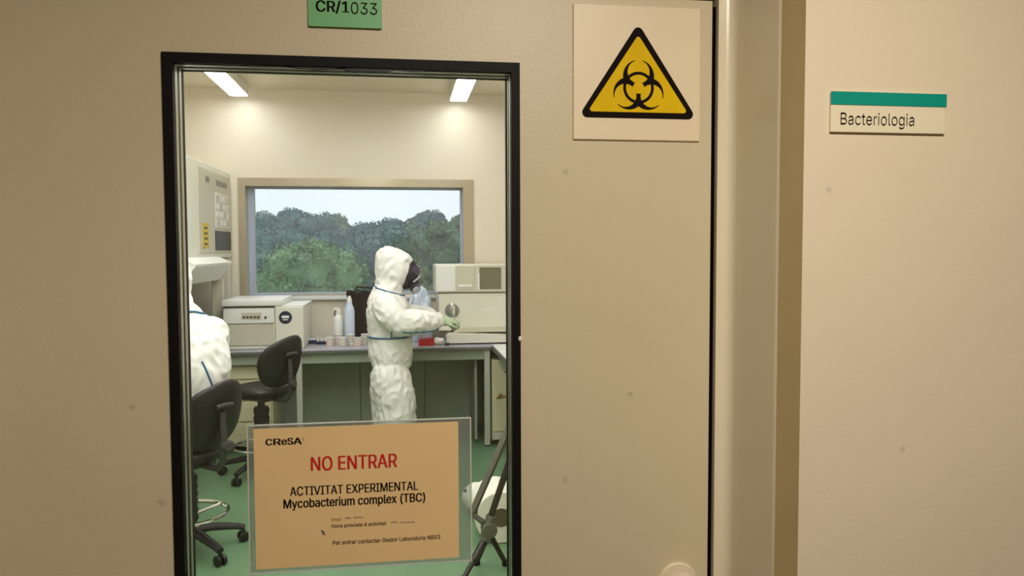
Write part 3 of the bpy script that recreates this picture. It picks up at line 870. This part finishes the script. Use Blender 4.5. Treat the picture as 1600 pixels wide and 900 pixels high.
def mask_parts(t, c, yaw=0.0, tilt=0.0):
    """full-face respirator; head centre c, facing local +x turned by yaw"""
    Rm = Matrix.Rotation(yaw, 3, 'Z') @ Matrix.Rotation(tilt, 3, 'Y')
    c = Vector(c)
    def T(bm):
        for v in bm.verts: v.co = Rm @ v.co+c
        return bm
    obj('face', T(bm_ellipsoid((.045, 0, -.01), (.075, .070, .105), sub=3)), M_skin, t, True, True)
    bm = bm_ellipsoid((.062, 0, -.012), (.090, .078, .118), sub=4)
    bmesh.ops.bisect_plane(bm, geom=list(bm.verts)+list(bm.edges)+list(bm.faces), plane_co=(.065, 0, 0), plane_no=(-1, 0, .1), clear_outer=True)
    mk = obj('respirator', T(bm), M_mask, t, True, True)
    bm = bm_ellipsoid((.072, 0, .018), (.088, .072, .070), sub=4)
    bmesh.ops.bisect_plane(bm, geom=list(bm.verts)+list(bm.edges)+list(bm.faces), plane_co=(.085, 0, 0), plane_no=(-1, 0, 0), clear_outer=True)
    obj('visor', T(bm), M_visor, mk, True, True)
    obj('nose_cup', T(bm_ellipsoid((.125, 0, -.068), (.045, .045, .042), sub=3)), M_mask, mk, True, True)
    for s_ in (-1, 1):
        obj('filter', T(bm_tube([(.120, s_*.035, -.085), (.142, s_*.085, -.105), (.148, s_*.10, -.112)], [.030, .034, .032], 16)), M_mask, mk, True, True)
        obj('filter_rim', T(bm_tube([(.146, s_*.095, -.110), (.151, s_*.108, -.116)], [.030, .024], 16)), M_filter, mk, True, True)
    obj('rim_band', T(bm_tube([(.118, -.078, -.060), (.150, -.055, -.025), (.166, 0, -.008), (.150, .055, -.025), (.118, .078, -.060)], .007, 8)), M_filter, mk, True, True)

# --- standing person, facing +x
t = thing('person', 'standing person in white hooded coverall and dark respirator reaching to the analyser', 'person', (-.07, 5.72, 0))
body = [torso_rings([(.72, 0, .10, .13), (.76, -.002, .145, .180), (.84, -.005, .160, .198), (.92, -.008, .160, .197), (.98, -.008, .160, .197), (1.06, -.010, .168, .207),
                     (1.14, -.012, .168, .217), (1.21, -.020, .155, .217), (1.27, -.032, .132, .185), (1.31, -.035, .112, .135), (1.35, -.028, .100, .11)])]
for s_ in (-1, 1):
    dxl = .02*s_
    body.append(bm_capsule([(-.008, s_*.095, .68), (.0-dxl, s_*.105, .58), (.010-dxl, s_*.11, .45), (.01-dxl*1.5, s_*.112, .28), (-dxl*2, s_*.112, .12)], [.146, .146, .143, .138, .130], 18))
# sleeves
arm_r = [(-.035, -.185, 1.215), (.0, -.225, 1.16), (.055, -.235, 1.105), (.15, -.19, 1.095), (.27, -.09, 1.090), (.345, -.02, 1.085)]
arm_l = [(-.03, .185, 1.215), (.03, .225, 1.16), (.10, .24, 1.10), (.19, .24, 1.09), (.29, .23, 1.09), (.36, .20, 1.09)]
for a in (arm_r, arm_l):
    body.append(bm_capsule(a, [.100, .104, .104, .098, .082, .048], 16))
# hood
Rh = Matrix.Rotation(R(8), 3, 'Y')
body.append(bm_ellipsoid((.022, 0, 1.480), (.130, .115, .150), Rh, 4))
body.append(bm_ellipsoid((-.012, 0, 1.535), (.105, .10, .108), Rh, 3))
body.append(bm_ellipsoid((.092, 0, 1.552), (.072, .092, .050), Matrix.Rotation(R(25), 3, 'Y'), 3))
body.append(bm_capsule([(-.025, 0, 1.26), (-.008, 0, 1.38)], [.105, .104], 18))
skin = grow(body, .0085, 4, .012, 16.0, 2.0)
suit = obj('coverall', skin, M_suit, t, local=True)
bvh = BVHTree.FromPolygons([v.co for v in skin.vertices], [p.vertices for p in skin.polygons])
def ring_tape(name, cx, z, a0, a1, r=.007, zf=None, n=40):
    pts, dirs = [], []
    for k in range(n+1):
        a = R(a0+(a1-a0)*k/n)
        pts.append((cx, 0, z+(zf(a) if zf else 0))); dirs.append((math.cos(a), math.sin(a), 0))
    L_ = surf_line(bvh, pts, dirs, r)
    return obj(name, bm_tube(L_, r, 7), M_tape, suit, True, True)
ring_tape('waist_tape', -.008, .985, 0, 360, .0075)
ring_tape('collar_tape', -.02, 1.318, -200, 20, .0055, lambda a: -.035*math.cos(a))
# side seam from waist up to the armpit and under the sleeve
L_ = surf_line(bvh, [(.0, 0, .985+.01*k) for k in range(7)], [(.02, -1, 0)]*7, .005)
if len(L_) > 2: obj('side_tape', bm_tube(L_, .0055, 7), M_tape, suit, True, True)
cl = []
for k in range(13):
    s0 = 2+k/12*2.7; i = int(s0); fr_ = s0-i
    p = Vector(arm_r[i]).lerp(Vector(arm_r[min(i+1, 5)]), fr_)
    h = bvh.ray_cast(p, Vector((.35, -.75, -.75)).normalized(), .3)
    if h[0] is not None: cl.append(h[0])
if len(cl) > 2: obj('sleeve_tape', bm_tube(cl, .006, 7), M_tape, suit, True, True)
mask_parts(t, (.056, 0, 1.466), R(4), R(12))
g = grow(hand((.385, .01, 1.080), (.85, .50, -.08), (.25, 0, 1), 1.15, 1), .0045, 3)
obj('glove', g, M_glove, t, local=True, label='pale green latex glove')
g = grow(hand((.395, .185, 1.085), (.97, -.22, -.1), (0, 0, 1), .8, -1), .0045, 3)
obj('glove', g, M_glove, t, local=True, label='pale green latex glove')
for s_ in (-1, 1):
    sh = grow([bm_capsule([(-.06, s_*.112, .055), (.03, s_*.115, .055), (.12, s_*.125, .042)], [.055, .055, .042], 14), bm_capsule([(-.02, s_*.112, .06), (-.01, s_*.112, .14)], [.062, .075], 14)], .008, 3)
    for v in sh.vertices: v.co.z = max(.002, v.co.z)
    obj('boot', sh, M_white, t, local=True)

# --- seated person, facing the safety cabinet (local +x = facing)
t = thing('person', 'seated person in white coverall on the near black chair, half hidden by the door edge', 'person', (-1.20, 4.28, 0), HEAD)
SZ = .585
body = [torso_rings([(SZ-.005, -.03, .13, .17), (SZ+.06, -.05, .19, .215), (SZ+.16, -.065, .205, .225), (SZ+.28, -.085, .205, .23), (SZ+.40, -.10, .200, .24),
                     (SZ+.50, -.095, .185, .24), (SZ+.58, -.080, .165, .225), (SZ+.65, -.055, .140, .18), (SZ+.70, -.03, .12, .14), (SZ+.74, -.015, .105, .115)])]
for s_ in (-1, 1):
    body.append(bm_capsule([(-.04, s_*.10, SZ+.11), (.20, s_*.125, SZ+.085), (.40, s_*.14, SZ+.065), (.435, s_*.14, SZ-.10), (.40, s_*.14, .30), (.33, s_*.13, .34)], [.135, .120, .108, .10, .085, .07], 18))
    body.append(bm_capsule([(-.05, s_*.205, SZ+.57), (.02, s_*.25, SZ+.44), (.10, s_*.255, SZ+.32), (.24, s_*.21, SZ+.32), (.37, s_*.15, SZ+.35), (.43, s_*.12, SZ+.37)], [.096, .098, .090, .080, .064, .044], 16))
body.append(bm_ellipsoid((.035, 0, SZ+.85), (.128, .116, .150), Rh, 4))
body.append(bm_ellipsoid((-.005, 0, SZ+.895), (.10, .10, .11), Rh, 3))
body.append(bm_capsule([(-.03, 0, SZ+.62), (.005, 0, SZ+.76)], [.115, .110], 18))
skin = grow(body, .010, 4, .013, 14.0, 7.0)
suit = obj('coverall', skin, M_suit, t, local=True)
bvh = BVHTree.FromPolygons([v.co for v in skin.vertices], [p.vertices for p in skin.polygons])
pts = []; dirs = []
for k in range(41):
    a = R(-250+320*k/40); pts.append((-.03, 0, SZ+.665-.05*math.cos(a))); dirs.append((math.cos(a), math.sin(a), 0))
obj('collar_tape', bm_tube(surf_line(bvh, pts, dirs, .006), .006, 7), M_tape, suit, True, True)
pts = []; dirs = []
for k in range(21):
    q = k/20; a = R(168+32*q); pts.append((-.06, 0, SZ+.47-.34*q)); dirs.append((math.cos(a), math.sin(a), 0))
obj('back_tape', bm_tube(surf_line(bvh, pts, dirs, .005), .005, 7), M_tape, suit, True, True)
mask_parts(t, (.055, 0, SZ+.845), 0, R(10))
for s_ in (-1, 1):
    g = grow(hand((.47, s_*.105, SZ+.375), (1, -s_*.2, -.1), (0, 0, 1), .8, s_*-1), .005, 3)
    obj('glove', g, M_glove, t, local=True)
    sh = grow([bm_capsule([(.26, s_*.13, .325), (.34, s_*.13, .32), (.43, s_*.14, .31)], [.052, .052, .04], 14), bm_capsule([(.31, s_*.13, .34), (.34, s_*.13, .40)], [.06, .07], 14)], .009, 3)
    obj('boot', sh, M_white, t, local=True)

# ------------------------------------------------------------------ folding stand and paper rolls
M_stand = mat('stand_dark_metal', (48, 44, 36), .4, metal=.3)
M_standgrey = mat('stand_grey', (96, 94, 80), .5)
t = thing('folding_stand', 'dark folding stand with splayed legs and a grey hub by the door edge', 'stand', (.43, 3.8, 0))
hub = Vector((.43, 3.80, .222))
obj('hub', bm_lathe([(0, 3.755), (.036, 3.757), (.040, 3.768), (.040, 3.828), (.034, 3.838), (0, 3.84)], 18, (hub.x, 0, hub.z-.015), 'Y'), M_standgrey, t, True)
obj('hub_collar', bm_tube([(.405, 3.79, .155), (.442, 3.80, .275)], [.036, .030], 12, squash=.8), M_standgrey, t, True)
main = [(.43, 3.80, .24), (.545, 3.80, .575), (.74, 3.80, 1.14)]
obj('main_bar', bm_tube(main, .0165, 10), M_stand, t, True)
obj('rear_bar', bm_tube([(.352, 3.83, .29), (.49, 3.83, .60), (.71, 3.83, 1.12)], .030, 10, squash=.6), M_standgrey, t, True)
obj('top_grip', bm_tube([(.70, 3.80, 1.12), (.74, 3.81, 1.16), (.80, 3.82, 1.14)], .017, 10), M_black, t, True)
obj('link_bar', bm_tube([(.365, 3.83, .32), (.36, 3.82, .27), (.40, 3.81, .24)], .016, 10), M_standgrey, t, True)
for a, m_ in (((.518, 3.83, .008), .013), ((.372, 3.86, .008), .013), ((.285, 3.66, .008), .013)):
    st = Vector((.43, 3.80, .19))
    e = Vector(a)
    lg = obj('leg', bm_tube([st, st.lerp(e, .5), e+Vector((0, 0, .004))], [.0145, .0135, .0125], 10), M_stand, t, True)
    obj('rubber_foot', bm_lathe([(.018, 0), (.019, .02), (.014, .03)], 12, (e.x, e.y, 0)), M_black, lg, True)
obj('leg_sleeve', bm_tube([Vector((.43, 3.8, .19)).lerp(Vector((.285, 3.66, .01)), q) for q in (.25, .6)], .019, 10), M_stand, t, True)

def roll(x, y0, y1, r, core, label, lean=0.0):
    t = thing('paper_roll', label, 'paper roll', (x, (y0+y1)/2, 0), lean, group='white paper rolls on the floor')
    h = (y1-y0)/2
    obj('paper', bm_lathe([(core, -h+.012), (core, -h), (r-.006, -h), (r, -h+.006), (r, h-.006), (r-.006, h), (core, h), (core, h-.012)], 40, (0, 0, r), 'Y'), M_roll, t, True, True)
    obj('core_tube', bm_lathe([(core-.004, -h-.001), (core, -h-.002), (core+.001, -h+.02)], 24, (0, 0, r), 'Y'), mat('core_card', (96, 84, 60), .8), t, True, True)
    obj('core_shade_plug', bm_lathe([(0, -h+.004), (core-.003, -h+.004), (core-.003, h-.004), (0, h-.004)], 24, (0, 0, r), 'Y'), M_darkgrey, t, True, True)  # solid dark plug in place of the shade inside the core
roll(.535, 4.12, 4.42, .145, .052, 'big white paper roll lying on the green floor behind the folding stand')
roll(.475, 4.46, 4.70, .088, .022, 'smaller white paper roll on the floor behind the big roll', .25)

# ------------------------------------------------------------------ trees outside the window
M_leafA = mat('leaf_green', (102, 136, 92), .6, var=.42, vscale=1.6)
M_leafB = mat('leaf_dark_green', (92, 120, 92), .6, var=.42, vscale=1.2)
M_leafC = mat('leaf_blue_green', (92, 126, 124), .6, var=.38, vscale=.9)  # blue haze of distance put into the leaf colour
M_leafD = mat('leaf_grey_green', (114, 142, 120), .6, var=.35, vscale=.9)
M_leafE = mat('leaf_deep_blue_green', (80, 114, 122), .6, var=.35, vscale=.9)  # far-off blue cast painted into these leaves too
M_leafF = mat('leaf_olive', (102, 118, 80), .6, var=.4, vscale=1.2)
M_bark = mat('bark', (84, 72, 58), .8, var=.2)
M_ground = mat('hill_grass', (92, 104, 72), .9, var=.2, vscale=.3)
def hillz(x, y):
    t = min(1, max(0, (y-12)/70))
    return -7.0+9.0*t*t*(1.1)+.5*noise.noise(Vector((x*.08, y*.08, 0)))
bm = bmesh.new(); gx, gy = 24, 20; V = []
for j in range(gy+1):
    row = []
    for i in range(gx+1):
        x = -60+i*5; y = 8.5+j*5.5
        row.append(bm.verts.new((x, y, hillz(x, y))))
    V.append(row)
for j in range(gy):
    for i in range(gx): bm.faces.new((V[j][i], V[j][i+1], V[j+1][i+1], V[j+1][i]))
struct('hill_ground', bm, M_ground, smooth=True, label='wooded hillside outside the window')

def crown_mesh(seed, rx, rz, leaf, nleaf, m, lumps=9, conic=0.0):
    rnd = random.Random(seed)
    bms = []
    cs = []
    for k in range(lumps):
        a = rnd.uniform(0, 2*PI); q = rnd.uniform(0, .62); h = rnd.uniform(-.5, .62)
        w = (1-conic*max(0, h))*math.sqrt(max(.05, 1-h*h))
        cs.append((Vector((rx*q*w*math.cos(a), rx*q*w*math.sin(a), rz*h)), rnd.uniform(.34, .52)*rx*w+.12*rx))
    cs.append((Vector((0, 0, 0)), rx*.62)); cs.append((Vector((0, 0, rz*.5)), rx*.42))
    for c_, r0 in cs:
        b = bmesh.new(); bmesh.ops.create_icosphere(b, subdivisions=2, radius=1)
        for v in b.verts:
            p = v.co.normalized(); v.co = c_+Vector((p.x*r0, p.y*r0, p.z*r0*.85))*(.86+.22*noise.noise(p*2.2+c_*3))
        bms.append(b)
    lb = bmesh.new()
    for k in range(nleaf):
        c_, r0 = rnd.choice(cs)
        d = Vector((rnd.gauss(0, 1), rnd.gauss(0, 1), rnd.gauss(.25, 1))).normalized()
        p = c_+Vector((d.x*r0, d.y*r0, d.z*r0*.85))*rnd.uniform(.88, 1.12)
        a = Vector((rnd.gauss(0, 1), rnd.gauss(0, 1), rnd.gauss(0, 1))).normalized()
        b_ = d.cross(a)
        if b_.length < .1: continue
        b_.normalize(); a2 = (d*.6+a*.7).normalized()
        s1 = leaf*rnd.uniform(.6, 1.3)
        q = [p-b_*s1*.5, p+a2*s1*.7-b_*s1*.1, p+b_*s1*.5, p-a2*s1*.45]
        lb.faces.new([lb.verts.new(v) for v in q])
    bms.append(lb)
    me = to_mesh(bms, 'crown')
    me.materials.append(m)
    return me
trunk_me = {}
def trunk_mesh(h):
    k = round(h)
    if k not in trunk_me:
        me = to_mesh(bm_tube([(0, 0, 0), (.06, .03, k*.4), (0, .05, k)], [.20, .15, .10], 8), 'trunk', True); me.materials.append(M_bark); trunk_me[k] = me
    return trunk_me[k]
CA = [crown_mesh(11, 2.1, 2.0, .13, 11000, M_leafA, 22)]
CB = [crown_mesh(20+k, 1.5, 2.2, .15, 5000, (M_leafB, M_leafF, M_leafB)[k], 12, .4) for k in range(3)]
CC = [crown_mesh(30+k, 1.9, 1.8, .19, 4200, (M_leafC, M_leafD, M_leafE)[k], 12) for k in range(3)]
def tree(x, y, top, me, half, label, group, sc=1.0):
    gz = hillz(x, y)
    t = thing('tree', label, 'tree', (x, y, gz-.1), random.uniform(0, 6.28), group)
    c_ = bpy.data.objects.new('crown', me); COL.objects.link(c_); c_.parent = t
    c_.scale = (sc, sc, sc*random.uniform(.9, 1.08)); zc = top-half*sc*c_.scale.z/sc-gz+.1
    c_.location = (0, 0, zc)
    tr = bpy.data.objects.new('trunk', trunk_mesh(max(2, zc))); COL.objects.link(tr); tr.parent = t
tree(-3.55, 30, 2.0, CA[0], 2.1, 'big round light green tree crown low at the left of the window', None)

ROWS = ((26.0, 3.1, 438, CB, .72, 'low dark green tree along the bottom edge of the window view', 'low trees along the bottom of the window'),
        (34.5, 3.3, 405, CB, .9, 'dark green tree just behind the big round tree', 'dark trees behind the round tree'),
        (39.0, 3.4, 380, CC, .85, 'bluish green tree in the nearest row of the wooded hillside', 'nearest row of hillside trees'),
        (43.5, 3.5, 368, CC, .9, 'bluish green tree in the middle of the wooded hillside', 'middle rows of hillside trees'),
        (48.0, 3.6, 357, CC, .95, 'bluish green tree in the middle of the wooded hillside', 'middle rows of hillside trees'),
        (52.6, 3.8, 347, CC, 1.0, 'bluish tree in the row below the hillside skyline', 'trees below the skyline'),
        (57.4, 3.9, 338, CC, 1.0, 'far bluish tree on the hillside skyline', 'trees on the hillside skyline'),
        (62.2, 3.9, 331, CC, 1.0, 'far bluish tree on the hillside skyline', 'trees on the hillside skyline'))
def skyline(px):
    """apparent height of the tree tops across the window"""
    pts = ((380, -8), (450, -6), (520, -3), (570, 1), (605, 13), (640, 2), (720, -14), (800, -18))
    for (a, va), (b, vb) in zip(pts, pts[1:]):
        if px <= b: return va+(vb-va)*max(0, (px-a)/(b-a))
    return -18
for ri, (y, sp, py, kinds, sc, lab, grp) in enumerate(ROWS):
    n_ = int((y*.36)/sp)+1
    for k in range(n_):
        x = -y*.235+k*sp+(ri % 2)*sp*.5
        if abs(y-34.5) < .1 and x > -.2: continue
        if abs(y-39) < .1 and x > .2: continue
        px = 625+x/y*1200
        top = 1.62+(390-py-(skyline(px) if ri > 4 else 0)+random.uniform(-4, 4))/1200*y
        tree(x, y+random.uniform(-.15, .15), top, random.choice(kinds), 2.3 if kinds is CB else 1.95, lab, grp, sc*.92)
GL = 'dark green trees standing near the right end of the window'
for x, y, top, s_ in ((.2, 37.6, 2.65, .75), (3.4, 37.8, 3.85, .95), (6.9, 37.5, 4.2, 1.0), (1.9, 33.2, 3.2, .85), (4.8, 33.3, 3.6, .95), (.5, 29.5, 1.35, .72), (3.2, 29.6, 2.1, .8)):
    tree(x, y, top, random.choice(CB), 2.3, 'dark green tree in the group seen at the right half of the window', GL, s_)

# ------------------------------------------------------------------ haze volume added to pale the trees, for the veil of the glazing
mh = bpy.data.materials.new('added_haze'); mh.use_nodes = True
mh.node_tree.nodes.clear()
ho = mh.node_tree.nodes.new('ShaderNodeOutputMaterial'); hv = mh.node_tree.nodes.new('ShaderNodeVolumeScatter')
hv.inputs['Color'].default_value = (.90, .95, 1.0, 1); hv.inputs['Density'].default_value = .0032
mh.node_tree.links.new(hv.outputs[0], ho.inputs['Volume'])
hz = obj('haze', bm_box(-48, 48, 14, 90, -7.5, 16), mh)
tag(hz, 'thin added haze volume that pales the trees outside the window', 'haze', kind='stuff')
